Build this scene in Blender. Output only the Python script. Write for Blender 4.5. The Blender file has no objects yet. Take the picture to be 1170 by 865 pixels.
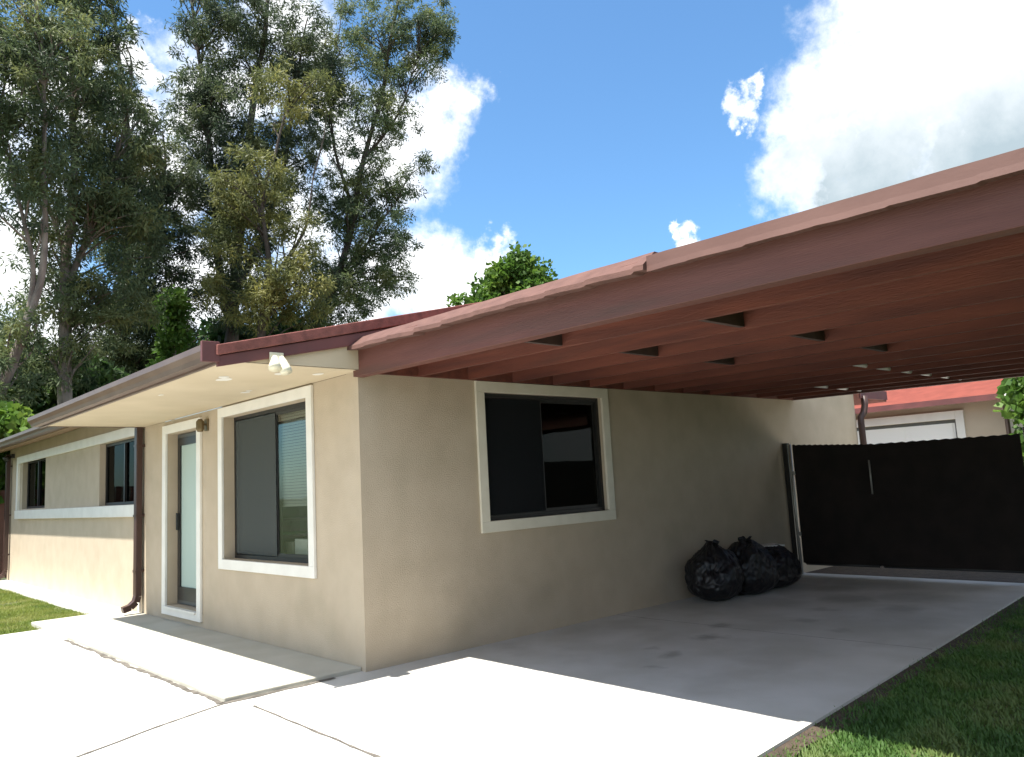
import bpy, bmesh, math, random
import numpy as np
from mathutils import Vector, Matrix, noise
random.seed(7); rng = np.random.default_rng(7)
scene = bpy.context.scene

# ------------------------------------------------------------------ camera, sky, sun, exposure
CAM = Vector((-3.410, -5.537, 1.380)); YAW, PIT, ROL = map(math.radians, (47.318, 7.543, -3.066)); FPX = 908.9
fwd = Vector((math.cos(PIT)*math.cos(YAW), math.cos(PIT)*math.sin(YAW), math.sin(PIT)))
r0 = Vector((math.sin(YAW), -math.cos(YAW), 0)); u0 = r0.cross(fwd)
rgt = r0*math.cos(ROL) + u0*math.sin(ROL); up = u0*math.cos(ROL) - r0*math.sin(ROL)
cd = bpy.data.cameras.new('camera'); cam = bpy.data.objects.new('camera', cd); scene.collection.objects.link(cam)
cam.matrix_world = Matrix(((rgt.x, up.x, -fwd.x, CAM.x), (rgt.y, up.y, -fwd.y, CAM.y), (rgt.z, up.z, -fwd.z, CAM.z), (0, 0, 0, 1)))
cd.sensor_width = 36; cd.lens = 36*FPX/1170; cd.clip_start = .05; cd.clip_end = 2000
scene.camera = cam

def ray(px, py):                      # direction of a photo pixel
    return fwd + rgt*((px-585)/FPX) - up*((py-432.5)/FPX)
def at(px, py, d):                    # point of a photo pixel at horizontal distance d
    w = ray(px, py); return CAM + w*(d/math.hypot(w.x, w.y))

scene.view_settings.view_transform = 'Standard'; scene.view_settings.look = 'None'
scene.view_settings.gamma = 1; scene.view_settings.exposure = 1.35
scene.cycles.use_denoising = True
scene.cycles.max_bounces = 8; scene.cycles.diffuse_bounces = 5; scene.cycles.transparent_max_bounces = 12

SUN = Vector((-.383, .045, 1)).normalized()
sd = bpy.data.lights.new('sun', 'SUN'); sd.energy = 4.6; sd.angle = math.radians(.53); sd.color = (1, .955, .88)
so = bpy.data.objects.new('sun', sd); scene.collection.objects.link(so); so.rotation_euler = SUN.to_track_quat('Z', 'Y').to_euler()
so.location = (0, 0, 30)

W = bpy.data.worlds.new('World'); scene.world = W; W.use_nodes = True
nt = W.node_tree; N = nt.nodes; L = nt.links; N.clear()
def nd(t, **k):
    n = N.new(t)
    for a, b in k.items(): setattr(n, a, b)
    return n
def mth(op, a, b=None, c=None, clamp=False):
    n = N.new('ShaderNodeMath'); n.operation = op; n.use_clamp = clamp
    for i, v in enumerate((a, b, c)):
        if v is None: continue
        if isinstance(v, (int, float)): n.inputs[i].default_value = v
        else: L.new(v, n.inputs[i])
    return n.outputs[0]
sky = nd('ShaderNodeTexSky', sky_type='NISHITA', sun_disc=False)
sky.sun_elevation = math.asin(SUN.z); sky.sun_rotation = math.atan2(SUN.x, SUN.y)
sky.air_density = 1.0; sky.dust_density = .6; sky.ozone_density = 3.0; sky.altitude = 0
bg = nd('ShaderNodeBackground'); bg.inputs[1].default_value = .10
tc = nd('ShaderNodeTexCoord')
def wnoise(scale, det, rough=.6, dist=0):
    n = nd('ShaderNodeTexNoise'); n.inputs['Scale'].default_value = scale; n.inputs['Detail'].default_value = det
    n.inputs['Roughness'].default_value = rough; n.inputs['Distortion'].default_value = dist
    L.new(tc.outputs['Generated'], n.inputs['Vector']); return n.outputs['Fac']
n1 = wnoise(5.5, 12, .62, .1); n2 = wnoise(26, 8, .65); n3 = wnoise(2.2, 6, .5)
wn = nd('ShaderNodeTexNoise'); wn.inputs['Scale'].default_value = 9; wn.inputs['Detail'].default_value = 9; wn.inputs['Roughness'].default_value = .62; L.new(tc.outputs['Generated'], wn.inputs['Vector'])
wv = nd('ShaderNodeVectorMath', operation='SUBTRACT'); L.new(wn.outputs['Color'], wv.inputs[0]); wv.inputs[1].default_value = (.5, .5, .5)
ws = nd('ShaderNodeVectorMath', operation='MULTIPLY_ADD'); L.new(wv.outputs[0], ws.inputs[0]); ws.inputs[1].default_value = (.19, .19, .19); L.new(tc.outputs['Generated'], ws.inputs[2])
# cumulus heaps: (pixel direction, angular radius in px) -- fixed directions of the sky
heaps = [(1010, 60, 100), (1100, 30, 150), (1170, 110, 150), (950, 110, 75), (930, 190, 70), (1010, 190, 120), (1120, 210, 130),
         (1250, 40, 240), (834, 122, 19), (850, 103, 12), (826, 150, 10), (905, 140, 45), (1000, 60, 75), (1060, 120, 150), (960, 220, 60), (1150, 250, 120),
         (508, 105, 34), (470, 130, 60), (420, 180, 75), (380, 120, 60), (490, 60, 26), (440, 300, 50), (470, 330, 55), (500, 350, 48), (400, 330, 70),
         (566, 305, 20), (530, 350, 34), (588, 300, 22), (560, 318, 26), (785, 272, 16), (765, 262, 9), (805, 280, 12),
         (10, 300, 90), (90, 420, 110), (-60, 200, 120), (200, 200, 60), (230, 330, 60), (150, 130, 45), (120, 60, 25), (320, 30, 55), (260, 120, 70), (60, 120, 55), (330, 250, 60), (180, 60, 22)]
best = big = None
for hi, (px, py, rr) in enumerate(heaps):
    d = ray(px, py).normalized(); a = rr/FPX*(d.dot(fwd))
    v = nd('ShaderNodeVectorMath', operation='DISTANCE'); L.new(ws.outputs[0], v.inputs[0]); v.inputs[1].default_value = d
    s = mth('SUBTRACT', 1, mth('DIVIDE', v.outputs['Value'], a))
    best = s if best is None else mth('MAXIMUM', best, s)
    if hi == 15: big = best
best = mth('MAXIMUM', mth('MULTIPLY', best, 1.5), -1.6)
far = mth('SUBTRACT', mth('MULTIPLY', n3, 5.0), 2.3)          # unseen clouds over the rest of the sky, thickened to whiten ambient light
dc = nd('ShaderNodeVectorMath', operation='DOT_PRODUCT'); L.new(tc.outputs['Generated'], dc.inputs[0]); dc.inputs[1].default_value = fwd
behind = mth('MULTIPLY_ADD', dc.outputs['Value'], -3.0, 1.6, clamp=True)
far = mth('SUBTRACT', mth('MULTIPLY', mth('ADD', far, 2), behind), 2)
field = mth('MAXIMUM', best, far)
edge = mth('ADD', mth('MULTIPLY', mth('SUBTRACT', n1, .5), 2.2), mth('MULTIPLY', mth('SUBTRACT', n2, .5), 1.3))
f = mth('ADD', field, edge)
mask = nd('ShaderNodeMapRange', interpolation_type='SMOOTHSTEP'); L.new(f, mask.inputs[0])
mask.inputs[1].default_value = -.45; mask.inputs[2].default_value = .95
# cloud body: white with grey-blue bases
ccol = nd('ShaderNodeMix', data_type='RGBA')
sep = nd('ShaderNodeSeparateXYZ'); L.new(tc.outputs['Generated'], sep.inputs[0])
sh = mth('ADD', mth('MULTIPLY', mth('SUBTRACT', .50, sep.outputs['Z']), 5.0), mth('MULTIPLY', mth('SUBTRACT', n1, .5), 1.6))
core = mth('MULTIPLY', mth('SUBTRACT', mth('ADD', mth('MULTIPLY', big, 1.5), mth('MULTIPLY', mth('SUBTRACT', n1, .5), 1.2)), .25), 1.5, clamp=True)
L.new(mth('MULTIPLY', mth('MAXIMUM', mth('MINIMUM', sh, 1), 0), core), ccol.inputs['Factor'])
CW = 5.0
ccol.inputs[6].default_value = (CW*1.18, CW*1.2, CW*1.22, 1); ccol.inputs[7].default_value = (CW*.44, CW*.54, CW*.60, 1)
skyc = nd('ShaderNodeMix', data_type='RGBA', blend_type='MULTIPLY'); skyc.inputs['Factor'].default_value = 1
L.new(sky.outputs[0], skyc.inputs[6]); skyc.inputs[7].default_value = (.64, .88, .98, 1)
mix = nd('ShaderNodeMix', data_type='RGBA'); L.new(mask.outputs[0], mix.inputs['Factor'])
L.new(skyc.outputs[2], mix.inputs[6]); L.new(ccol.outputs[2], mix.inputs[7]); L.new(mix.outputs[2], bg.inputs[0])
wo = nd('ShaderNodeOutputWorld'); L.new(bg.outputs[0], wo.inputs[0])

# ------------------------------------------------------------------ materials
MATS = {}
def mat(name, col, rough=.8, metal=0, col2=None, nscale=3, bump=0, bscale=60, spec=.5, stretch=None, detail=6, ramp=(.35, .65), col3=None, n3s=.6, n3r=(.45, .7), bdist=.01):
    m = bpy.data.materials.new(name); m.use_nodes = True; t = m.node_tree; b = t.nodes['Principled BSDF']
    b.inputs['Roughness'].default_value = rough; b.inputs['Metallic'].default_value = metal
    b.inputs['Specular IOR Level'].default_value = spec; b.inputs['Base Color'].default_value = (*col, 1)
    co = t.nodes.new('ShaderNodeTexCoord'); mp = t.nodes.new('ShaderNodeMapping'); t.links.new(co.outputs['Object'], mp.inputs[0])
    if stretch: mp.inputs['Scale'].default_value = stretch
    def nz(s, d=detail):
        n = t.nodes.new('ShaderNodeTexNoise'); n.inputs['Scale'].default_value = s; n.inputs['Detail'].default_value = d; t.links.new(mp.outputs[0], n.inputs[0]); return n
    out = None
    if col2:
        mx = t.nodes.new('ShaderNodeMix'); mx.data_type = 'RGBA'; mr = t.nodes.new('ShaderNodeMapRange')
        mr.inputs[1].default_value, mr.inputs[2].default_value = ramp
        t.links.new(nz(nscale).outputs['Fac'], mr.inputs[0]); t.links.new(mr.outputs[0], mx.inputs['Factor'])
        mx.inputs[6].default_value = (*col, 1); mx.inputs[7].default_value = (*col2, 1); out = mx.outputs[2]
    if col3:
        mx = t.nodes.new('ShaderNodeMix'); mx.data_type = 'RGBA'; mr = t.nodes.new('ShaderNodeMapRange')
        mr.inputs[1].default_value, mr.inputs[2].default_value = n3r
        n = nz(n3s, 8); t.links.new(n.outputs['Fac'], mr.inputs[0]); t.links.new(mr.outputs[0], mx.inputs['Factor'])
        if out: t.links.new(out, mx.inputs[6])
        else: mx.inputs[6].default_value = (*col, 1)
        mx.inputs[7].default_value = (*col3, 1); out = mx.outputs[2]
    if out: t.links.new(out, b.inputs['Base Color'])
    if bump:
        bp = t.nodes.new('ShaderNodeBump'); bp.inputs['Strength'].default_value = bump; bp.inputs['Distance'].default_value = bdist
        t.links.new(nz(bscale, 4).outputs['Fac'], bp.inputs['Height']); t.links.new(bp.outputs[0], b.inputs['Normal'])
    MATS[name] = m; return m
stucco = mat('stucco', (.51, .425, .315), .95, col2=(.465, .383, .28), nscale=3.5, bump=.4, bscale=120, col3=(.40, .335, .24), n3s=1.6, n3r=(.54, .85), bdist=.012)
soffm = mat('soffit_paint', (.58, .49, .35), .85, col2=(.53, .445, .31), nscale=2, bump=.12, bscale=90)
trim = mat('trim_paint', (.74, .70, .58), .6, col2=(.68, .64, .52), nscale=6, bump=.08, bscale=80)
trimw = mat('white_trim_paint', (.80, .78, .72), .55, col2=(.74, .72, .66), nscale=5, bump=.08, bscale=80)
wood = mat('redwood_paint', (.152, .055, .041), .65, col2=(.112, .038, .028), nscale=3, bump=.35, bscale=30, stretch=(6, .5, 6), ramp=(.3, .7), col3=(.085, .040, .030), n3s=1.3, n3r=(.55, .8))
woodj = mat('joist_paint', (.185, .054, .031), .75, col2=(.100, .030, .021), nscale=2.5, bump=.4, bscale=30, stretch=(5, .45, 5), ramp=(.3, .7), col3=(.075, .032, .024), n3s=1.1, n3r=(.52, .8))
wooddk = mat('shaded_blocking', (.075, .045, .038), .8, col2=(.05, .03, .026), nscale=8)  # weaker bounce light on the blocks is put into this darker colour
edgem = mat('weathered_shingle_edge', (.132, .064, .050), .9, col2=(.088, .040, .031), nscale=9, bump=.15, bscale=40, ramp=(.3, .75), bdist=.02, stretch=(1, 1, 3))
maroon = mat('maroon_paint', (.14, .045, .042), .55, col2=(.10, .035, .033), nscale=4)
shing = mat('red_shingle', (.24, .085, .07), .95, col2=(.15, .055, .045), nscale=12, bump=.5, bscale=60)
gutm = mat('brown_gutter_metal', (.125, .082, .062), .42, col2=(.10, .06, .046), nscale=3, bump=.05)
pipem = mat('dark_brown_pipe', (.055, .028, .022), .4)
dkfr = mat('dark_bronze_frame', (.018, .017, .016), .4, spec=.5)
grfr = mat('grey_metal_frame', (.10, .105, .10), .45)
conc = mat('concrete', (.57, .56, .53), .92, col2=(.47, .46, .42), nscale=1.6, bump=.25, bscale=90, col3=(.40, .385, .35), n3s=1.1, n3r=(.56, .78), detail=9)
concs = mat('porch_concrete', (.47, .455, .395), .92, col2=(.41, .395, .33), nscale=2.2, bump=.25, bscale=90, col3=(.38, .37, .32), n3s=1.3, n3r=(.55, .78), detail=9)
crackm = mat('crack_filler', (.075, .066, .054), .95, col2=(.15, .135, .115), nscale=14)
dirt = mat('dirt', (.085, .06, .042), 1, col2=(.05, .036, .026), nscale=14, bump=.8, bscale=60, bdist=.03)
lawnm = mat('lawn_soil', (.075, .10, .03), 1, col2=(.045, .060, .022), nscale=5, bump=.8, bscale=50, bdist=.03, col3=(.11, .10, .045), n3s=2.2, n3r=(.52, .7))
groundm = mat('ground_grass', (.06, .09, .025), 1, col2=(.08, .08, .04), nscale=.4, bump=.5, bscale=20)
screenm = mat('privacy_screen', (.020, .015, .013), .85, col2=(.013, .010, .009), nscale=4, bump=.3, bscale=300, spec=.3)
galv = mat('galvanised_pipe', (.42, .41, .38), .45, metal=.6)
whitem = mat('white_vinyl', (.8, .8, .77), .45)
lampm = mat('pale_lamp_plastic', (.70, .66, .50), .4)
brass = mat('aged_brass', (.16, .12, .06), .4, metal=.5)
palem = mat('pale_bar_paint', (.72, .70, .66), .5)
coral = mat('coral_roof', (.19, .050, .035), .9, col2=(.155, .041, .029), nscale=5, bump=.2, bscale=30, spec=.2)
nbw = mat('neighbour_stucco', (.50, .42, .32), .9, col2=(.46, .38, .29), nscale=2, bump=.2)
fenm = mat('reddish_fence_wood', (.20, .09, .07), .85, col2=(.14, .07, .055), nscale=3, stretch=(1, 1, .3))
fenb = mat('weathered_fence_wood', (.13, .115, .085), .9, col2=(.09, .08, .06), nscale=3, stretch=(2, 2, .3), bump=.3)
bark = mat('grey_bark', (.24, .205, .17), .95, col2=(.12, .10, .085), nscale=5, bump=.8, bscale=14, stretch=(1, 1, .4), bdist=.04)
barkd = mat('dark_bark', (.09, .075, .062), .95, col2=(.05, .04, .035), nscale=5, bump=.8, bscale=14, stretch=(1, 1, .4), bdist=.04)
bagm = mat('black_plastic_bag', (.010, .010, .012), .40, bump=.25, bscale=14, bdist=.02, spec=.45)
foam = mat('white_foam', (.7, .69, .66), .7)
blindm = mat('pale_blind', (.36, .37, .34), .6)
frostm = mat('frosted_blind', (.42, .52, .47), .5, col2=(.36, .46, .42), nscale=2, stretch=(1, 1, .3))
curtm = mat('dark_curtain', (.055, .058, .056), .9, col2=(.04, .042, .042), nscale=3, stretch=(3, 3, .4))
interm = mat('interior_paint', (.10, .10, .09), .9)
chairm = mat('chair_plastic', (.35, .33, .27), .5)

def leafmat(name, c1, c2, c3, sc=.9, trans=.45):
    m = bpy.data.materials.new(name); m.use_nodes = True; t = m.node_tree; t.nodes.clear()
    o = t.nodes.new('ShaderNodeOutputMaterial'); co = t.nodes.new('ShaderNodeTexCoord')
    n = t.nodes.new('ShaderNodeTexNoise'); n.inputs['Scale'].default_value = sc; n.inputs['Detail'].default_value = 3; t.links.new(co.outputs['Object'], n.inputs[0])
    cr = t.nodes.new('ShaderNodeValToRGB'); t.links.new(n.outputs['Fac'], cr.inputs[0]); e = cr.color_ramp.elements
    e[0].position = .36; e[0].color = (*c1, 1); e[1].position = .66; e[1].color = (*c3, 1); x = e.new(.5); x.color = (*c2, 1)
    d = t.nodes.new('ShaderNodeBsdfPrincipled'); d.inputs['Roughness'].default_value = .55; d.inputs['Specular IOR Level'].default_value = .35
    tr = t.nodes.new('ShaderNodeBsdfTranslucent'); mx = t.nodes.new('ShaderNodeMixShader'); mx.inputs[0].default_value = trans
    t.links.new(cr.outputs[0], d.inputs['Base Color']); t.links.new(cr.outputs[0], tr.inputs[0])
    t.links.new(d.outputs[0], mx.inputs[1]); t.links.new(tr.outputs[0], mx.inputs[2]); t.links.new(mx.outputs[0], o.inputs[0]); return m
pineA = leafmat('casuarina_grey_green', (.072, .104, .056), (.110, .150, .066), (.185, .205, .076))
pineB = leafmat('casuarina_olive', (.095, .118, .045), (.160, .172, .056), (.25, .245, .075))
pineC = leafmat('casuarina_dark', (.045, .068, .044), (.078, .108, .054), (.14, .162, .065))
broad = leafmat('bright_leaf', (.05, .11, .018), (.085, .17, .025), (.15, .24, .04), 1.6)
broadd = leafmat('deep_leaf', (.025, .06, .02), (.045, .095, .025), (.08, .14, .035), 1.6)
bladem = leafmat('grass_blade', (.07, .15, .035), (.11, .21, .05), (.17, .23, .07), 2.2)
bladel = leafmat('lawn_blade', (.13, .19, .035), (.20, .25, .05), (.28, .30, .09), 1.5)

def glass(name, tint=.55, col=(.92, .95, .92), refl=1):
    m = bpy.data.materials.new(name); m.use_nodes = True; t = m.node_tree; t.nodes.clear()
    o = t.nodes.new('ShaderNodeOutputMaterial'); tp = t.nodes.new('ShaderNodeBsdfTransparent'); tp.inputs[0].default_value = tuple(tint*c for c in col)+(1,)
    g = t.nodes.new('ShaderNodeBsdfGlossy'); g.inputs['Roughness'].default_value = .015; g.inputs[0].default_value = (.95*refl, refl, .97*refl, 1)
    lw = t.nodes.new('ShaderNodeLayerWeight'); lw.inputs[0].default_value = .5; pw = t.nodes.new('ShaderNodeMath'); pw.operation = 'POWER'; pw.inputs[1].default_value = 5; t.links.new(lw.outputs['Facing'], pw.inputs[0]); fr = t.nodes.new('ShaderNodeMath'); fr.operation = 'MULTIPLY_ADD'; fr.inputs[1].default_value = .95; fr.inputs[2].default_value = .045; t.links.new(pw.outputs[0], fr.inputs[0])
    co = t.nodes.new('ShaderNodeTexCoord'); nz = t.nodes.new('ShaderNodeTexNoise'); nz.inputs['Scale'].default_value = 1.8; t.links.new(co.outputs['Object'], nz.inputs[0])
    bp = t.nodes.new('ShaderNodeBump'); bp.inputs['Strength'].default_value = .06; bp.inputs['Distance'].default_value = .02; t.links.new(nz.outputs['Fac'], bp.inputs['Height'])
    t.links.new(bp.outputs[0], g.inputs['Normal'])
    mx = t.nodes.new('ShaderNodeMixShader'); t.links.new(fr.outputs[0], mx.inputs[0]); t.links.new(tp.outputs[0], mx.inputs[1]); t.links.new(g.outputs[0], mx.inputs[2])
    t.links.new(mx.outputs[0], o.inputs[0]); return m
def screenmat(name, tint, col, f):
    m = glass(name, tint, (1, 1, 1)); t = m.node_tree; x = [n for n in t.nodes if n.type == 'MIX_SHADER'][0]
    d = t.nodes.new('ShaderNodeBsdfDiffuse'); d.inputs[0].default_value = (*col, 1); t.links.new(d.outputs[0], x.inputs[2]); t.links.remove(x.inputs[0].links[0]); x.inputs[0].default_value = f; return m
screen_m = screenmat('insect_screen', .55, (.135, .150, .142), .48); screen_d = screenmat('dark_insect_screen', .42, (.022, .024, .026), .65)
glas = glass('window_glass', .85); glasd = glass('dark_window_glass', .32, refl=.22); glasf = glass('door_glass', .85)

# ------------------------------------------------------------------ object helpers
def link(o, parent=None):
    scene.collection.objects.link(o)
    if parent: o.parent = parent
    return o
def tag(o, label=None, cat=None, group=None, kind=None):
    for k, v in (('label', label), ('category', cat), ('group', group), ('kind', kind)):
        if v: o[k] = v
    return o
def thing(name, label, cat, loc=(0, 0, 0), group=None):
    return tag(link(bpy.data.objects.new(name, None)), label, cat, group) if loc == (0, 0, 0) else _at(tag(link(bpy.data.objects.new(name, None)), label, cat, group), loc)
def _at(o, loc): o.location = loc; return o
class MB:
    """collects shapes given in WORLD coordinates and builds one mesh"""
    def __init__(s): s.v = []; s.f = []
    def add(s, vs, fs):
        k = len(s.v); s.v += [tuple(v) for v in vs]; s.f += [tuple(i+k for i in f) for f in fs]; return s
    def box(s, x0, x1, y0, y1, z0, z1):
        x0, x1 = sorted((x0, x1)); y0, y1 = sorted((y0, y1)); z0, z1 = sorted((z0, z1))
        return s.add([(x0,y0,z0),(x1,y0,z0),(x1,y1,z0),(x0,y1,z0),(x0,y0,z1),(x1,y0,z1),(x1,y1,z1),(x0,y1,z1)],
                     [(0,3,2,1),(4,5,6,7),(0,1,5,4),(1,2,6,5),(2,3,7,6),(3,0,4,7)])
    def prism(s, a, b):   # two matching polygons
        n = len(a); return s.add(list(a)+list(b), [tuple(range(n))[::-1], tuple(range(n, 2*n))]+[(i, (i+1) % n, n+(i+1) % n, n+i) for i in range(n)])
    def tube(s, pts, rad, n=10, cap=True):
        pts = [Vector(p) for p in pts]; rad = rad if isinstance(rad, (list, tuple)) else [rad]*len(pts); k = len(s.v); prev = None
        for i, p in enumerate(pts):
            d = (pts[min(i+1, len(pts)-1)]-pts[max(i-1, 0)]).normalized()
            if prev is None:
                a = Vector((0, 0, 1)) if abs(d.z) < .9 else Vector((1, 0, 0)); e = d.cross(a).normalized()
            else: e = (prev - d*prev.dot(d)).normalized()
            prev = e; g = d.cross(e)
            for j in range(n):
                t = 2*math.pi*j/n; s.v.append(tuple(p+(e*math.cos(t)+g*math.sin(t))*rad[i]))
        for i in range(len(pts)-1):
            for j in range(n): s.f.append((k+i*n+j, k+i*n+(j+1) % n, k+(i+1)*n+(j+1) % n, k+(i+1)*n+j))
        if cap: s.f.append(tuple(k+j for j in range(n))[::-1]); s.f.append(tuple(k+(len(pts)-1)*n+j for j in range(n)))
        return s
    def build(s, name, m, parent=None, bevel=0, smooth=False, label=None):
        me = bpy.data.meshes.new(name)
        off = Vector(root_loc(parent)) if parent else Vector((0, 0, 0))
        me.from_pydata([tuple(Vector(v)-off) for v in s.v], [], s.f); me.materials.append(m); me.validate()
        bm = bmesh.new(); bm.from_mesh(me); bmesh.ops.recalc_face_normals(bm, faces=bm.faces); bm.to_mesh(me); bm.free()
        if smooth: me.polygons.foreach_set('use_smooth', [True]*len(me.polygons))
        o = link(bpy.data.objects.new(name, me), parent)
        if bevel:
            b = o.modifiers.new('bevel', 'BEVEL'); b.width = bevel; b.segments = 2; b.limit_method = 'ANGLE'
        if label: o['label'] = label
        return o
def root_loc(o):
    p = Vector((0, 0, 0))
    while o: p += o.location; o = o.parent
    return p
def npmesh(name, V, F, m, parent=None):
    me = bpy.data.meshes.new(name); V = np.asarray(V, np.float32); F = np.asarray(F, np.int32); k = F.shape[1]
    if parent: V = V - np.array(root_loc(parent), np.float32)
    me.vertices.add(len(V)); me.vertices.foreach_set('co', V.ravel()); me.loops.add(F.size); me.loops.foreach_set('vertex_index', F.ravel())
    me.polygons.add(len(F)); me.polygons.foreach_set('loop_start', np.arange(0, F.size, k, dtype=np.int32)); me.update(calc_edges=True)
    me.materials.append(m); return link(bpy.data.objects.new(name, me), parent)

def panel(mb, axis, c0, c1, u0, u1, z0, z1, holes):
    """wall slab with rectangular holes. axis 'x': slab between x=c0..c1, u is y; axis 'y': between y=c0..c1, u is x. z1 may be a function of u"""
    us = sorted({u0, u1, *[h[0] for h in holes], *[h[1] for h in holes]}); zs = sorted({z0, z1, *[h[2] for h in holes], *[h[3] for h in holes]})
    P = (lambda c, u, z: (c, u, z)) if axis == 'x' else (lambda c, u, z: (u, c, z))
    solid = lambda i, j: 0 <= i < len(us)-1 and 0 <= j < len(zs)-1 and not any(h[0] < (us[i]+us[i+1])/2 < h[1] and h[2] < (zs[j]+zs[j+1])/2 < h[3] for h in holes)
    for i in range(len(us)-1):
        for j in range(len(zs)-1):
            if not solid(i, j): continue
            a, b, c, d = us[i], us[i+1], zs[j], zs[j+1]
            for cc in (c0, c1): mb.add([P(cc,a,c), P(cc,b,c), P(cc,b,d), P(cc,a,d)], [(0,1,2,3)])
            if not solid(i-1, j): mb.add([P(c0,a,c), P(c1,a,c), P(c1,a,d), P(c0,a,d)], [(0,1,2,3)])
            if not solid(i+1, j): mb.add([P(c0,b,c), P(c1,b,c), P(c1,b,d), P(c0,b,d)], [(0,1,2,3)])
            if not solid(i, j-1): mb.add([P(c0,a,c), P(c1,a,c), P(c1,b,c), P(c0,b,c)], [(0,1,2,3)])
            if not solid(i, j+1): mb.add([P(c0,a,d), P(c1,a,d), P(c1,b,d), P(c0,b,d)], [(0,1,2,3)])
    return mb
def weld(o):
    bm = bmesh.new(); bm.from_mesh(o.data); bmesh.ops.remove_doubles(bm, verts=bm.verts, dist=1e-5); bmesh.ops.recalc_face_normals(bm, faces=bm.faces); bm.to_mesh(o.data); bm.free(); return o
def ringbox(mb, axis, c0, c1, u0, u1, z0, z1, w, wb=None, wt=None):
    wb = w if wb is None else wb; wt = w if wt is None else wt
    B = (lambda a, b, c, d: mb.box(c0, c1, a, b, c, d)) if axis == 'x' else (lambda a, b, c, d: mb.box(a, b, c0, c1, c, d))
    B(u0, u0+w, z0+wb, z1-wt); B(u1-w, u1, z0+wb, z1-wt); B(u0, u1, z0, z0+wb); B(u0, u1, z1-wt, z1); return mb

# ------------------------------------------------------------------ ground
def sheet(name, poly, z, m, kind='structure', thick=None):
    mb = MB()
    if thick: mb.prism([(x, y, z-thick) for x, y in poly], [(x, y, z) for x, y in poly])
    else: mb.add([(x, y, z) for x, y in poly], [tuple(range(len(poly)))])
    return tag(mb.build(name, m), kind=kind)
sheet('ground', [(-400, -400), (400, -400), (400, 400), (-400, 400)], -.06, groundm)
se = lambda x: -3.265 + .070*(x-.18)          # outer edge of the carport slab
drive = sheet('driveway', [(-16, se(-16)), (6.75, se(6.75)), (6.75, .3), (.3, .3), (.3, 5.25), (-16, 5.25)], 0, conc, thick=.12)
sheet('shaded_back_ground', [(6.77, se(7.2)), (8.1, se(7.2)), (8.1, .3), (6.77, .3)], -.02, dirt)  # dark sheet put in for the shaded ground under and behind the gate
sheet('back_patio', [(8.12, se(7.2)-6), (12.15, se(7.2)-6), (12.15, 9), (8.97, 9), (8.97, .3), (8.12, .3)], -.01, conc)
porch = tag(MB().box(-1.09, -.0, .06, 5.80, -.05, .032).build('porch_slab', concs, bevel=.008), kind='structure')
tag(MB().box(-.36, 0, 5.82, 13.25, -.05, .03).build('foundation_strip', trimw, bevel=.006), kind='structure')
_q = MB(); _X = [-4+.25*i for i in range(47)]
for i, x in enumerate(_X):
    o_ = .13+.09*noise.noise(Vector((x*1.3, 2, 0)))+.05*noise.noise(Vector((x*5, 2, 0)))+max(0, x-3)*.04
    _q.v += [(x, se(x)+.01, -.016), (x, se(x)-o_, -.022)]
    if i: _q.f.append((2*i-2, 2*i-1, 2*i+1, 2*i))
tag(_q.build('dirt_strip', dirt), kind='structure')
sheet('side_lawn', [(-16, -30), (30, -30), (30, se(11)), (11.9, se(7.2)-.02), (7.3, se(7.2)-.02), (-16, se(-16)+.4)], -.035, lawnm)
sheet('front_lawn', [(-16, 5.27), (-.37, 5.27), (-.37, 20), (-16, 20)], -.02, lawnm)
def crack(name, pts, w, jit=.02, z=.004):
    V, F = [], []; pts = [Vector((*p, 0)) for p in pts]
    k = 0
    for a, b in zip(pts, pts[1:]):
        n = max(2, int((b-a).length/.05)); d = (b-a).normalized(); s = Vector((-d.y, d.x, 0))
        for i in range(n+1):
            p = a.lerp(b, i/n)+s*jit*(noise.noise(Vector((p0:=a.lerp(b, i/n)))*5)); q = w*(.35+.9*abs(noise.noise((p0)*9+Vector((3, 1, 0)))))
            V += [tuple(p+s*q+Vector((0, 0, z))), tuple(p-s*q+Vector((0, 0, z)))]
            if i: F.append((k-2, k-1, k+1, k))
            k += 2
        k = len(V)
    mb = MB(); mb.add(V, F); o = mb.build(name, crackm, drive); return o
crack('joint', [(-1.11, .05), (-1.11, 3.0), (-1.12, 4.1)], .040, .03)
crack('joint', [(-1.11, .03), (-.25, .03)], .042, .03)
crack('joint', [(-1.11, .03), (-1.6, -.16), (-2.6, -.62), (-4, -1.2)], .018, .01)
crack('joint', [(-1.0, -.2), (-1.03, -1.7), (-1.06, -3.38)], .017, .008)
crack('joint', [(2.95, -.02), (2.92, -1.6), (2.95, se(2.95))], .006, .015)

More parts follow.
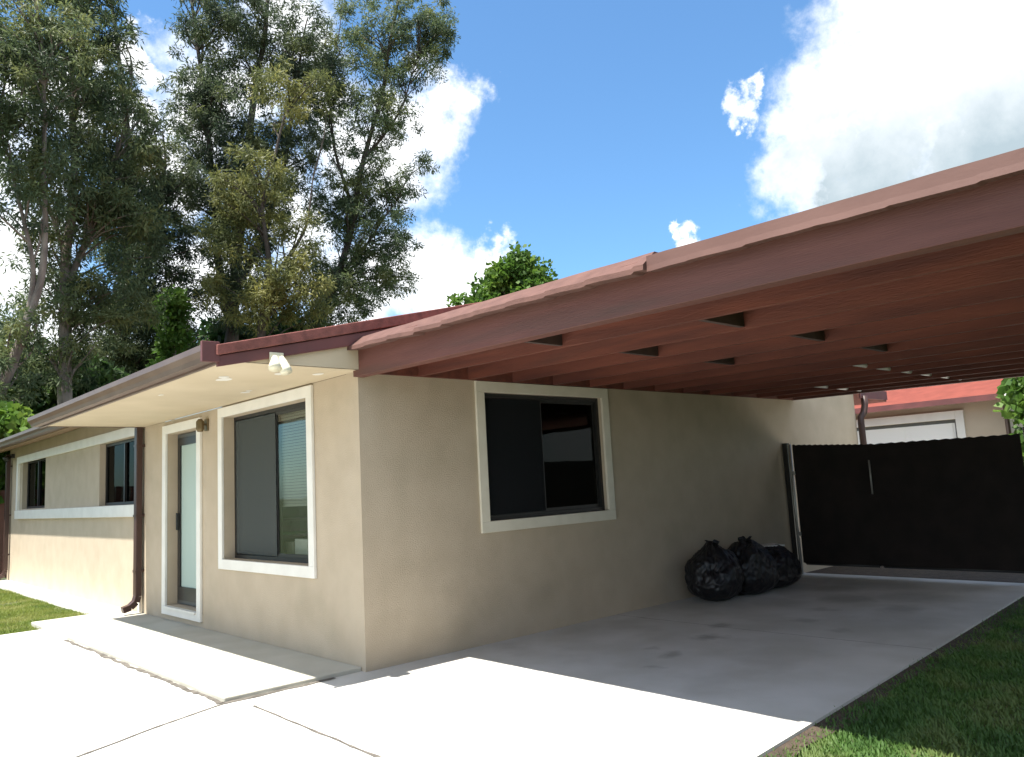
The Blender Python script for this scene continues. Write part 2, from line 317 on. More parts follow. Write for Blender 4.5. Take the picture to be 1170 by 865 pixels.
# oil drips and grime soaked into the carport slab (part of the concrete's own colour)
def soak(m, spots):
    t = m.node_tree; bs = t.nodes['Principled BSDF']; src = bs.inputs['Base Color'].links[0].from_socket
    co = t.nodes.new('ShaderNodeTexCoord'); nz = t.nodes.new('ShaderNodeTexNoise'); nz.inputs['Scale'].default_value = 6; nz.inputs['Detail'].default_value = 7
    t.links.new(co.outputs['Object'], nz.inputs[0])
    sb = t.nodes.new('ShaderNodeVectorMath'); sb.operation = 'SUBTRACT'; t.links.new(nz.outputs['Color'], sb.inputs[0]); sb.inputs[1].default_value = (.5, .5, .5)
    wp = t.nodes.new('ShaderNodeVectorMath'); wp.operation = 'MULTIPLY_ADD'; t.links.new(sb.outputs[0], wp.inputs[0]); wp.inputs[1].default_value = (.28, .28, 0); t.links.new(co.outputs['Object'], wp.inputs[2])
    prev = None
    for x, y, rr, k in spots:
        d = t.nodes.new('ShaderNodeVectorMath'); d.operation = 'DISTANCE'; t.links.new(wp.outputs[0], d.inputs[0]); d.inputs[1].default_value = (x, y, 0)
        mr = t.nodes.new('ShaderNodeMapRange'); mr.interpolation_type = 'SMOOTHSTEP'; mr.inputs[1].default_value = rr*1.5; mr.inputs[2].default_value = rr*.3; mr.inputs[3].default_value = 0; mr.inputs[4].default_value = k*.72
        t.links.new(d.outputs['Value'], mr.inputs[0])
        if prev is None: prev = mr.outputs[0]
        else:
            mx = t.nodes.new('ShaderNodeMath'); mx.operation = 'MAXIMUM'; t.links.new(prev, mx.inputs[0]); t.links.new(mr.outputs[0], mx.inputs[1]); prev = mx.outputs[0]
    mc = t.nodes.new('ShaderNodeMix'); mc.data_type = 'RGBA'; t.links.new(prev, mc.inputs['Factor']); t.links.new(src, mc.inputs[6]); mc.inputs[7].default_value = (.13, .125, .105, 1); t.links.new(mc.outputs[2], bs.inputs['Base Color'])
soak(conc, [(3.0, -1.25, .10, .6), (2.5, -1.45, .12, .75), (1.75, -1.55, .10, .6), (1.9, -1.3, .07, .35), (1.35, -1.72, .06, .4), (3.6, -1.75, .13, .45), (4.2, -1.6, .12, .4),
            (4.9, -1.5, .30, .55), (5.3, -2.0, .36, .5), (4.6, -2.2, .2, .4), (3.3, -2.2, .08, .3), (5.6, -1.1, .3, .5), (4.4, -1.0, .35, .35), (3.9, -.5, .5, .35), (6.2, -1.2, .6, .45), (2.2, -.35, .3, .2), (3.9, -2.6, .3, .25), (-2.0, 1.6, .12, .25), (-.9, -2.2, .05, .25), (-2.6, 3.1, .05, .3)])

# ------------------------------------------------------------------ the house
house = thing('house', 'long tan stucco ranch house with maroon roof and cream trimmed windows', 'house')
T = .2
HOLES_F = [(3.36, 4.32, .19, 2.19), (.836, 2.667, .772, 2.235), (5.45, 7.10, 1.38, 2.27), (10.33, 12.12, 1.40, 2.30)]
w = MB(); panel(w, 'x', 0, T, 0, 13.3, -.1, 2.35, [h for h in HOLES_F])
weld(w.build('wall', stucco, house, label='front wall with door and windows'))
w = MB(); panel(w, 'x', 0, T, 5.0, 13.3, 2.35, 2.66, [])
weld(w.build('upper_wall', stucco, house))
HOLES_S = [(1.318, 2.945, 1.058, 2.231)]
w = MB(); panel(w, 'y', .0, T, T, 8.95, -.1, 2.5, HOLES_S); weld(w.build('wall', stucco, house, label='side wall under the carport'))
MB().prism([(0.0, .002, 2.35), (.2, .002, 2.35), (.2, .002, 2.5), (8.95, .002, 2.5), (8.95, .002, 2.6), (4.475, .002, 3.56), (.0, .002, 2.6)],
           [(0.0, .18, 2.35), (.2, .18, 2.35), (.2, .18, 2.5), (8.95, .18, 2.5), (8.95, .18, 2.6), (4.475, .18, 3.56), (.0, .18, 2.6)]).build('gable_wall', stucco, house)
MB().box(8.75, 8.948, T+.002, 13.3, -.1, 2.5).build('wall', stucco, house, label='rear wall')
MB().box(T+.002, 8.74, 13.1, 13.298, -.1, 2.5).build('wall', stucco, house, label='end wall')
# roof slabs follow a shallow pitch
def zt(x): return 2.73+.24*x if x < 4.475 else 2.73+.24*(8.95-x)
def roof(y0, y1, xe):
    xr = 8.95+1.0
    top = [(xe, zt(xe)), (4.475, zt(4.475)), (xr, zt(xr))]; bot = [(x, z-.10) for x, z in top[::-1]]
    pr = top+bot; return MB().prism([(x, y0, z) for x, z in pr], [(x, y1, z) for x, z in pr])
roof(-.09, 5.14, -1.2).build('roof', shing, house); roof(5.142, 13.7, -.52).build('roof', shing, house)
# shingle courses at the rake: upper trim and lower board
def slope(mb, y0, y1, x0, x1, ztop, zbot):
    return mb.prism([(x0, y0, zbot(x0)), (x1, y0, zbot(x1)), (x1, y0, ztop(x1)), (x0, y0, ztop(x0))], [(x0, y1, zbot(x0)), (x1, y1, zbot(x1)), (x1, y1, ztop(x1)), (x0, y1, ztop(x0))])
rb = MB(); slope(rb, -.125, -.092, -1.2, 4.47, lambda x: 2.655+.232*x, lambda x: 2.56+.216*x); rb.build('rake_board', maroon, house, bevel=.004)
rb = MB(); slope(rb, -.15, -.092, -1.215, 4.47, lambda x: 2.745+.241*x, lambda x: 2.662+.234*x); rb.build('rake_trim', shing, house, bevel=.006)
# porch soffit and its closing panels
MB().box(-1.17, -.003, -.085, 5.13, 2.352, 2.37).build('soffit', soffm, house)
MB().prism([(-1.15, -.088, 2.352), (-.0, -.088, 2.352), (-.0, -.088, 2.60), (-1.15, -.088, 2.36)], [(-1.15, -.06, 2.352), (-.0, -.06, 2.352), (-.0, -.06, 2.60), (-1.15, -.06, 2.36)]).build('end_panel', soffm, house)
MB().prism([(-1.17, 5.132, 2.345), (.0, 5.132, 2.345), (.0, 5.132, 2.63), (-1.17, 5.132, 2.36)], [(-1.17, 5.15, 2.345), (.0, 5.15, 2.345), (.0, 5.15, 2.63), (-1.17, 5.15, 2.36)]).build('end_panel', gutm, house, label='brown end panel closing the porch soffit')
MB().box(-1.2, -1.172, -.09, 5.13, 2.325, 2.43).build('fascia', gutm, house)
MB().box(-.53, -.50, 5.155, 13.7, 2.50, 2.60).build('fascia', gutm, house)
sl = MB(); slope(sl, 5.155, 13.6, -.498, -.003, lambda x: 2.625+.24*x, lambda x: 2.60+.235*x); sl.build('soffit', mat('brown_soffit', (.30, .20, .12), .8, col2=(.24, .155, .09), nscale=4), house, label='narrow brown soffit over the far windows')
# K-style gutter profile swept along y
def gutter(x, y0, y1, zb, zh, w=.11):
    prof = [(0, 0), (-w*.62, 0), (-w*.72, zh*.3), (-w*.98, zh*.62), (-w, zh), (-w*.9, zh), (-w*.86, zh*.66), (-w*.6, zh*.34), (-w*.52, .012), (-.012, .012), (-.012, zh), (0, zh)]
    return MB().prism([(x+a, y0, zb+b) for a, b in prof], [(x+a, y1, zb+b) for a, b in prof])
g = gutter(-1.203, -.10, 5.16, 2.340, .108).build('gutter', gutm, house)
MB().box(-1.315, -1.19, -.135, -.103, 2.33, 2.475).build('gutter_end', maroon, house, bevel=.004)
gutter(-.533, 5.17, 13.75, 2.50, .115, .1).build('gutter', gutm, house)
# downpipes
def downpipe(y, ztop, foot, parent=house):
    p = MB(); q = [(-.065, ztop), (-.065, foot+.16), (-.085, foot+.09), (-.15, foot+.035), (-.24, foot+.01)]
    for (xa, za), (xb, zb) in zip(q, q[1:]):
        d = Vector((xb-xa, 0, zb-za)).normalized(); n = Vector((d.z, 0, -d.x))*.038
        a = [(xa+n.x, y-.05, za+n.z), (xa+n.x, y+.05, za+n.z), (xa-n.x, y+.05, za-n.z), (xa-n.x, y-.05, za-n.z)]
        b = [(xb+n.x, y-.05, zb+n.z), (xb+n.x, y+.05, zb+n.z), (xb-n.x, y+.05, zb-n.z), (xb-n.x, y-.05, zb-n.z)]
        p.prism(a, b)
    o = p.build('downpipe', pipem, parent, bevel=.008)
    for z in (foot+.45, (ztop+foot)/2, ztop-.25): MB().box(-.108, -.001, y-.055, y+.055, z, z+.03).build('strap', pipem, o)
    return o
downpipe(5.18, 2.35, .085); downpipe(13.12, 2.50, .06)
MB().tube([(8.99, -.06, 0), (8.99, -.06, 2.02), (9.0, -.06, 2.12), (9.06, -.09, 2.2), (9.10, -.1, 2.32), (9.10, -.1, 2.46)], .05, 10).build('downpipe', pipem, house, smooth=True, label='rear corner downpipe')
MB().box(8.96, 9.95, -.11, -.085, 2.42, 2.56).build('fascia', maroon, house)

# windows ---------------------------------------------------------------
def win(axis, holes, frame_outer, fw, split, depth, fm, gm, parent, tm, near, sign=1, blind=None, tl=None):
    """trim ring proud of the wall, dark sliding frames, two panes and what hangs behind"""
    u0, u1, z0, z1 = holes; a0, a1, b0, b1 = frame_outer
    f = MB(); ringbox(f, axis, -.028, -.001, a0, a1, b0, b1, fw); fr = f.build('window', tm, parent, bevel=.004, label=tl)
    s = MB(); ringbox(s, axis, depth, depth+.05, u0+.001, u1-.001, z0+.001, z1-.001, .035); s.build('window_frame', fm, fr)
    B = (lambda mb, a, b, c, d, e, g: mb.box(a, b, c, d, e, g)) if axis == 'x' else (lambda mb, a, b, c, d, e, g: mb.box(c, d, a, b, e, g))
    for (p, q, off) in ((u0+.036, split+.02, 0.006), (split-.02, u1-.036, .026)):
        s = MB(); ringbox(s, axis, depth+off, depth+off+.018, p, q, z0+.037, z1-.037, .034); s.build('sash', fm, fr)
        if (p == u0+.036) == (axis == 'y') or (axis == 'x' and p != u0+.036):
            sc_ = MB(); B(sc_, depth-.004, depth-.002, p+.02, q-.02, z0+.05, z1-.05); sc_.build('screen', screen_m if axis == 'x' else screen_d, fr)
        pn = MB(); B(pn, depth+off+.006, depth+off+.010, p+.034, q-.034, z0+.071, z1-.071); pn.build('glass', gm, fr)
    return fr
fw1 = win('x', HOLES_F[1], (.736, 2.767, .672, 2.335), .1, 1.70, .11, dkfr, glas, house, trimw, None)
fw2 = win('y', HOLES_S[0], (1.218, 3.045, .958, 2.331), .1, 2.08, .035, dkfr, glasd, house, trim, None, tl='cream framed sliding window under the carport')
# long band window on the far half of the front wall: one outer band, stuccoed between the two windows
bd = MB(); bd.box(-.05, -.001, 5.25, 12.42, 2.27, 2.40); bd.box(-.06, -.001, 5.25, 12.45, 1.22, 1.375); bd.box(-.05, -.001, 12.30, 12.42, 1.376, 2.269); bd
bd.build('window_band', trimw, house, bevel=.004)
MB().box(-.022, -.001, 5.245, 5.31, .03, 1.219).build('corner_trim', trimw, house)
for h, sp in ((HOLES_F[2], 6.2), (HOLES_F[3], 11.2)):
    u0, u1, z0, z1 = h
    s = MB(); ringbox(s, 'x', .08, .13, u0+.001, u1-.001, z0+.001, z1-.001, .04); fr = s.build('window', dkfr, house)
    MB().box(.07, .12, sp-.02, sp+.02, z0+.041, z1-.041).build('mullion', dkfr, fr)
    MB().box(.10, .105, u0+.041, sp-.021, z0+.041, z1-.041).build('glass', glasd, fr); MB().box(.10, .105, sp+.021, u1-.041, z0+.041, z1-.041).build('glass', glasd, fr)
    MB().box(.30, .33, u0-.1, u1+.1, z0-.1, z1+.1).build('curtain', curtm, fr)
# what hangs behind the big front window: dark drape left, slatted blind right
MB().box(.24, .26, 1.88, 3.0, .6, 2.4).build('curtain', curtm, fw1)
bl = MB()
for i in range(34):
    z = 1.28+i*.0285; bl.add([(.172, .80, z), (.172, 1.86, z), (.180, 1.86, z+.026), (.180, .80, z+.026)], [(0, 1, 2, 3)])
bl.build('blind', blindm, fw1)
MB().box(.9, .93, -.2+.42, 3.2, .3, 2.34).build('room_partition', interm, fw1)
MB().box(.32, .34, 1.25, 2.07, 1.0, 2.3).box(.34, .36, 2.075, 3.0, 1.0, 2.3).build('curtain', curtm, fw2)
# interior shelf unit dimly seen through the lower right of the front window
sh = thing('shelf_unit', 'low dark shelf with pale boxes seen through the lower right of the front window', 'shelf', (.35, 1.6, .1))
k = MB()
for z in (.80, 1.0, 1.14): k.box(.24, .46, 1.32, 1.86, z, z+.025)
k.box(.24, .46, 1.835, 1.86, .1, 1.164); k.box(.24, .46, 1.32, 1.345, .1, 1.164); k.build('rack', dkfr, sh)
MB().box(.25, .44, 1.36, 1.62, .826, .97).build('box', foam, sh, bevel=.004); MB().box(.25, .44, 1.65, 1.80, .826, .94).build('box', chairm, sh, bevel=.004)

# glazed front door
dr = MB(); ringbox(dr, 'x', -.03, -.001, 3.247, 4.429, .09, 2.295, .11, .095, .10)
door = dr.build('door', trimw, house, bevel=.004, label='narrow glazed front door in a white surround')
s = MB(); ringbox(s, 'x', .115, .165, 3.365, 4.315, .20, 2.18, .045); s.build('door_frame', grfr, door)
s = MB(); ringbox(s, 'x', .10, .14, 3.41, 4.27, .245, 2.135, .075, .15, .09); s.build('door_leaf', dkfr, door)
MB().box(.118, .124, 3.486, 4.194, .396, 2.044).build('glass', frostm, door)
MB().box(.065, .099, 4.215, 4.24, 1.05, 1.25).build('handle', dkfr, door, bevel=.006)
MB().box(-.05, .10, 3.37, 4.31, .165, .188).build('threshold', trimw, door)
MB().box(.36, .40, 3.2, 5.0, .1, 2.4).build('room_partition', interm, door)
# lamps on the front
sc = thing('wall_lamp', 'small aged brass wall lamp beside the top corner of the front door', 'lamp', (0, 3.10, 2.2))
MB().box(-.02, -.001, 3.06, 3.15, 2.13, 2.26).build('back_plate', brass, sc, bevel=.003)
MB().tube([(-.08, 3.105, 2.12), (-.08, 3.105, 2.15), (-.08, 3.105, 2.23), (-.08, 3.105, 2.26)], [.03, .045, .045, .02], 8).build('lamp_shade', brass, sc, smooth=False)
MB().tube([(-.02, 3.105, 2.2), (-.05, 3.105, 2.2)], .012, 6).build('arm', brass, sc)
fl = thing('flood_light', 'pale twin-head floodlight fixed to the edge of the porch soffit', 'floodlight', (-.76, -.11, 2.36))
MB().box(-.82, -.71, -.135, -.127, 2.325, 2.43).build('back_plate', lampm, fl, bevel=.003)
MB().tube([(-.79, -.15, 2.39), (-.80, -.175, 2.36), (-.81, -.195, 2.32), (-.815, -.205, 2.295)], [.02, .03, .044, .046], 12).build('lamp_head', lampm, fl, smooth=True)
MB().tube([(-.74, -.15, 2.39), (-.735, -.175, 2.355), (-.73, -.20, 2.30), (-.728, -.21, 2.27)], [.02, .028, .042, .044], 12).build('lamp_head', lampm, fl, smooth=True)
MB().tube([(-.765, -.13, 2.38), (-.765, -.165, 2.385)], .02, 8).build('arm', lampm, fl)
# dappled sunlight reflected onto the soffit, put in as pale patches
fleck = MB()
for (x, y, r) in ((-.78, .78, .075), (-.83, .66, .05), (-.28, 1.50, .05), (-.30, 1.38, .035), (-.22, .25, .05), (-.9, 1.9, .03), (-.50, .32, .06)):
    fleck = MB(); n = 9; c = 0
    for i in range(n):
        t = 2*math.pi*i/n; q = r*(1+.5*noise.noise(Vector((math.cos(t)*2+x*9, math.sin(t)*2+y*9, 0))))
        fleck.v.append((x+q*math.cos(t)*.8, y+q*math.sin(t)*1.2, 2.3495))
    fleck.f.append(tuple(range(c, c+n))); fleck.build('sun_fleck', trimw, house)
fe = thing('eave_lamp', 'small dark floodlight under the far end of the narrow eave', 'floodlight', (-.3, 13.0, 2.45))
MB().box(-.06, -.001, 12.86, 12.96, 2.42, 2.50).build('back_plate', dkfr, fe); MB().tube([(-.06, 12.9, 2.45), (-.12, 12.87, 2.42), (-.17, 12.85, 2.38)], [.02, .05, .06], 10).build('lamp_head', dkfr, fe, smooth=True)

# ------------------------------------------------------------------ the carport
cp = thing('carport', 'flat redwood carport roof on joists attached to the side of the house', 'carport')
S = .0155; YE = -5.3
def ybox(mb, x0, x1, y0, y1, z0, z1):    # box running along y, dropping gently outwards
    f = lambda z, y: z+S*y
    a = [(x0, y0, f(z0, y0)), (x1, y0, f(z0, y0)), (x1, y0, f(z1, y0)), (x0, y0, f(z1, y0))]; b = [(x0, y1, f(z0, y1)), (x1, y1, f(z0, y1)), (x1, y1, f(z1, y1)), (x0, y1, f(z1, y1))]
    return mb.prism(a, b)
ybox(MB(), -.045, .055, -.002, YE, 2.302, 2.53).build('beam', wood, cp, bevel=.004)
ybox(MB(), 6.98, 7.06, -.002, YE, 2.333, 2.49).build('beam', wood, cp, bevel=.004)
jx = [.57+.545*i for i in range(12)]
for x in jx:
    ybox(MB(), x, x+.042, -.045, YE+.04, 2.337+random.uniform(-.004, .004), 2.452).build('joist', woodj, cp)
MB().box(.057, 6.978, -.042, -.003, 2.335, 2.452).build('ledger', woodj, cp)
for row, y in ((0, -1.72), (1, -2.82)):
    for i, x in enumerate([.055]+[q+.042 for q in jx[:-1]]):
        if i % 2 == row and x < 3.0: ybox(MB(), x+.002, jx[i]-.002, y, y-.04, 2.345, 2.451).build('blocking', wooddk, cp)
# roof deck boards with an eave edge: weathered turned-down strip, metal fascia from the step on
ybox(MB(), -.10, 7.1, -.0, YE, 2.484 if False else 2.535, 2.56).build('roof_deck', wood, cp)
ybox(MB(), .057, 6.978, -.003, YE+.01, 2.454, 2.533).build('ceiling_boards', woodj, cp)
def edge_strip(y0, y1, x_out, x_in, zb, ztop, lean, name, em=None):
    n = int(abs(y1-y0)/.02); V = []; F = []
    for i in range(n+1):
        y = y0+(y1-y0)*i/n; c = math.floor((y*1.0)/.33); saw = ((y/.33) % 1)
        saw = 1-saw; j = .028*saw*(.12+abs(noise.noise(Vector((c*7.3, .4, 0)))))*(1 if y1 > -3.1 else .35)+.004*noise.noise(Vector((y*6, 0, 0)))
        b = zb+S*y-j; t = ztop+S*y+.003*noise.noise(Vector((y*3, 5, 0)))
        V += [(x_out, y, b), (x_out+.003, y, b+.03), (x_out+lean, y, t), (x_in, y, t), (x_in, y, b+.012)]
        if i:
            k = 5*i
            for a in range(5): F.append((k-5+a, k-5+(a+1) % 5, k+(a+1) % 5, k+a))
    F += [(4, 3, 2, 1, 0), tuple(5*n+a for a in range(5))]
    return MB().add(V, F).build(name, em or edgem, cp)
edge_strip(.0, -3.05, -.148, .0, 2.500, 2.612, .11, 'roof_edge')
edge_strip(-3.052, YE, -.120, .0, 2.492, 2.573, .004, 'roof_edge', mat('smooth_roof_edge', (.145, .072, .057), .7, col2=(.108, .050, .039), nscale=4, bump=.06, stretch=(1, .5, 1)))
ybox(MB(), .082, 7.12, -.004, YE, 2.562, 2.59).build('roof_sheet', shing, cp)
for x in (.0, 3.5, 7.02): MB().box(x-.045, x+.045, YE+.05, YE+.14, 0 if x < 8 else 0, 2.24).build('post', wood, cp, bevel=.005)
# pale bars between the joists, added in place of lit blocking
for y, x0, x1, z in ((-2.2, 4.0, 6.97, 2.378), (-1.0, 5.5, 6.95, 2.372)):
    m = MB(); m.tube([(x0, y, z+S*y), (x1, y, z+S*y)], .02, 8); m.build('pale_bar', palem, cp, smooth=True)

# ------------------------------------------------------------------ gate at the back of the carport
gx = 6.62
gate = thing('metal_gate', 'double gate with black privacy screen closing the back of the carport', 'gate', (gx, -1.5, 0))
def leaf(y0, y1, zb, zt0, zt1, dz):
    n = 40; V = []; F = []
    for i in range(n+1):
        y = y0+(y1-y0)*i/n; t = zt0+(zt1-zt0)*i/n
        for j in range(9):
            z = zb+(t+.012*math.sin(i*2.1)*(.5+.5*noise.noise(Vector((i*.3, 0, 0))))-zb)*j/8
            V.append((gx-.03+.008*noise.noise(Vector((y*4, z*2, dz))), y, z))
        if i:
            for j in range(8): F.append((9*(i-1)+j, 9*i+j, 9*i+j+1, 9*(i-1)+j+1))
    s = MB().add(V, F).build('screen_panel', screenm, gate)
    f = MB(); r = .02
    f.tube([(gx, y0-.03, zb-.01), (gx, y0-.03, zt0-.03)], r, 8); f.tube([(gx, y1+.03, zb-.01), (gx, y1+.03, zt1-.03)], r, 8)
    f.tube([(gx, y0-.03, zb-.01), (gx, y1+.03, zb-.01)], r, 8); f.tube([(gx, y0-.03, zt0-.03), (gx, y1+.03, zt1-.03)], r, 8)
    f.build('gate_frame', dkfr, s, smooth=True)
leaf(-.16, -1.175, .15, 1.70, 1.635, 0); leaf(-1.17, -2.84, .15, 1.635, 1.63, 3)
MB().tube([(gx-.02, -.115, .0), (gx-.02, -.115, 1.71)], .022, 10).build('post', galv, gate, smooth=True)
MB().box(gx-.01, gx+.05, -.075, -.005, 0, 1.73).build('post', dkfr, gate)
MB().tube([(gx-.02, -2.90, .0), (gx-.02, -2.90, 1.70)], .03, 10).build('post', galv, gate, smooth=True)
MB().tube([(gx-.055, -1.175, 1.02), (gx-.055, -1.175, 1.44)], .011, 8).build('latch', galv, gate, smooth=True)
for y in (-.14,):
    for z in (.5, 1.3): MB().box(gx-.05, gx+.01, y-.03, y+.03, z, z+.05).build('hinge', galv, gate)

# ------------------------------------------------------------------ rubbish bags
def bag(name, label, loc, r, h, seed, knot=True, lean=(0, 0)):
    o = thing(name, label, 'rubbish bag', tuple(loc), 'black rubbish bags under the carport')
    bm = bmesh.new(); bmesh.ops.create_icosphere(bm, subdivisions=6, radius=1); V = Vector
    for v in bm.verts:
        p = v.co.copy(); a = math.atan2(p.y, p.x); z = (p.z+1)/2
        sq = 1.0 if z < .45 else 1-.5*((z-.45)/.55)**2.4
        rad = (1-abs(p.z)**3.2)**.5 if abs(p.z) < 1 else 0
        q = V((math.cos(a)*r[0]*rad*sq, math.sin(a)*r[1]*rad*sq, h*(z**1.08)))
        n1 = noise.noise(V((p.x*1.5+seed, p.y*1.5, p.z*1.5))); n2 = 1-abs(noise.noise(V((p.x*3.1+seed*2, p.y*3.1, p.z*2.2))))*2; n3 = 1-abs(noise.noise(V((p.x*7+seed, p.y*7, p.z*4))))*2
        fold = math.sin(a*13+seed+4*noise.noise(V((p.x*2, p.y*2, seed))))*max(0, z-.45)*.09
        s = 1+.17*n1+.06*n2+.035*n3+fold
        q.x *= s; q.y *= s; q.z *= 1+.10*n1+.03*n3
        q.z = max(q.z, .004+.006*abs(n3)); q.x += lean[0]*z; q.y += lean[1]*z; v.co = q
    me = bpy.data.meshes.new('sack'); bm.to_mesh(me); bm.free(); me.materials.append(bagm); me.polygons.foreach_set('use_smooth', [True]*len(me.polygons))
    link(bpy.data.objects.new('sack', me), o)
    if knot:   # gathered neck that flares into crumpled ears
        k = MB(); base = V((loc[0]+lean[0]*.96, loc[1]+lean[1]*.96, h*.93)); n = 18; rings = [(-.03, .09), (.0, .045), (.012, .04), (.035, .06), (.055, .075), (.06, .06)]
        for i, (dz, rr) in enumerate(rings):
            for j in range(n):
                t = 2*math.pi*j/n; w_ = rr*(1+(.5 if i > 2 else .15)*math.sin(t*5+seed+i*.5)); k.v.append((base.x+w_*math.cos(t), base.y+w_*.7*math.sin(t), base.z+dz+(.035*math.sin(t*3+seed) if i > 2 else 0)))
        for i in range(len(rings)-1):
            for j in range(n): k.f.append((i*n+j, i*n+(j+1) % n, (i+1)*n+(j+1) % n, (i+1)*n+j))
        k.build('knot', bagm, o, smooth=True)
    return o
bag('rubbish_bag', 'leftmost and fullest black rubbish bag against the carport wall', (4.22, -.38, 0), (.29, .27), .60, 1.3, lean=(.03, .02))
bag('rubbish_bag', 'middle black rubbish bag with a puckered top, between its two neighbours', (4.80, -.46, 0), (.30, .28), .60, 5.1, lean=(-.06, 0))
bag('rubbish_bag', 'small slumped black rubbish bag nearest the gate, rightmost of the pile', (5.38, -.42, 0), (.36, .28), .50, 9.4, knot=False, lean=(0, .02))
MB().prism([(5.22, -.40, .475), (5.52, -.52, .47), (5.60, -.32, .475), (5.30, -.20, .48)], [(5.22, -.40, .495), (5.52, -.52, .49), (5.60, -.32, .495), (5.30, -.20, .50)]).build('foam_tray', foam, bevel=.006)
tag(bpy.data.objects['foam_tray'], 'flat white foam tray lying on top of the rubbish bags', 'tray')

# ------------------------------------------------------------------ neighbouring building behind
nb = thing('neighbour_garage', 'tan garage with coral red roof behind the carport gate', 'garage', (12, 1, 0))
w = MB(); panel(w, 'x', 12.2, 12.4, -1.13, 8, -.1, 2.42, [(-.36, 3.2, -.05, 2.12)]); weld(w.build('wall', nbw, nb))
MB().box(12.402, 18, -1.13, -.93, -.1, 2.42).build('wall', nbw, nb, label='side wall')
f = MB(); f.box(12.16, 12.199, -.50, -.36, 0, 2.27); f.box(12.16, 12.199, -.359, 3.2, 2.12, 2.27); f.build('door_surround', trimw, nb, bevel=.005)
gd = MB(); gd.box(12.30, 12.33, -.35, 3.19, 0, 2.11)
for i in range(4):
    for j in range(4): gd.box(12.29, 12.302, -.26+.86*j, .50+.86*j, .08+.52*i, .50+.52*i)
gd.build('garage_door', whitem, nb, bevel=.006)
gs = MB(); gs.box(12.285, 12.299, -.355, -.30, 0, 2.115); gs.box(12.285, 12.299, -.299, 3.19, 2.055, 2.115); gs.build('door_seal', grfr, nb)
rf = MB(); rf.prism([(11.75, -1.30, 2.38), (11.75, 8.2, 2.38), (15, 8.2, 3.30), (15, -.9, 3.30)], [(11.75, -1.30, 2.46), (11.75, 8.2, 2.46), (15, 8.2, 3.40), (15, -.9, 3.40)])
rf.prism([(15.001, -.9, 3.3), (15.001, 8.2, 3.3), (18.3, 8.2, 2.38), (18.3, -1.3, 2.38)], [(15.001, -.9, 3.4), (15.001, 8.2, 3.4), (18.3, 8.2, 2.46), (18.3, -1.3, 2.46)]); rf.build('roof', coral, nb)
MB().box(11.72, 11.748, -1.31, 8.2, 2.36, 2.462).build('fascia', maroon, nb)
MB().prism([(12.3, -1.1, 2.42), (17.8, -1.1, 2.42), (15, -1.0, 3.29)], [(12.3, -.95, 2.42), (17.8, -.95, 2.42), (15, -.9, 3.29)]).build('gable_wall', nbw, nb)
MB().box(11.72, 11.80, -1.36, -1.311, 2.37, 2.45).build('gutter_end', whitem, nb)
MB().tube([(12.2, -1.17, 0), (12.2, -1.17, 2.2), (12.05, -1.2, 2.35)], .04, 8).build('downpipe', pipem, nb, smooth=True)

# ------------------------------------------------------------------ fences
fe = thing('side_fence', 'reddish board fence just past the far corner of the house', 'fence', (-.1, 13.6, 0))
for i in range(26):
    x = .12-i*.152; MB().box(x-.07, x+.07, 13.78, 13.80, .03, 1.80+random.uniform(-.01, .01)).build('board', fenm, fe)
MB().box(-3.9, .2, 13.802, 13.84, .4, .49).box(-3.9, .2, 13.802, 13.84, 1.4, 1.49).build('rail', fenm, fe)

# ------------------------------------------------------------------ trees
def fronds(C, R, per, length, width, droop, seed, flat=False):
    """thin leaf-sized quads scattered round clump centres C with radii R"""
    g = np.random.default_rng(seed); n = len(C)*per; idx = np.repeat(np.arange(len(C)), per)
    d = g.normal(size=(n, 3)); d /= np.linalg.norm(d, axis=1)[:, None]; rad = g.random(n)**.7
    P = C[idx]+d*(rad*R[idx])[:, None]*np.array([1, 1, .8])
    a = d*.7+g.normal(size=(n, 3))*.6; a[:, 2] -= droop; a /= np.linalg.norm(a, axis=1)[:, None]
    b = np.cross(a, g.normal(size=(n, 3))); b /= np.linalg.norm(b, axis=1)[:, None]+1e-9
    l = length*(.5+g.random(n))[:, None]; w = width*(.6+.8*g.random(n))[:, None]
    V = np.stack([P-b*w*.4, P+a*l*.5-b*w*.5*(1.6 if flat else 1), P+a*l, P+a*l*.5+b*w*.5*(1.6 if flat else 1)], 1).reshape(-1, 3)
    return V, np.arange(len(V)).reshape(-1, 4)
def bez(pts, n=8):
    P = [Vector(p) for p in pts]; out = []
    for i in range(len(P)-1):
        a, b, c, d = P[max(i-1, 0)], P[i], P[i+1], P[min(i+2, len(P)-1)]
        for k in range(n):
            t = k/n; out.append(.5*((2*b)+(c-a)*t+(2*a-5*b+4*c-d)*t*t+(3*b-a-3*c+d)*t**3))
    out.append(P[-1]); return out
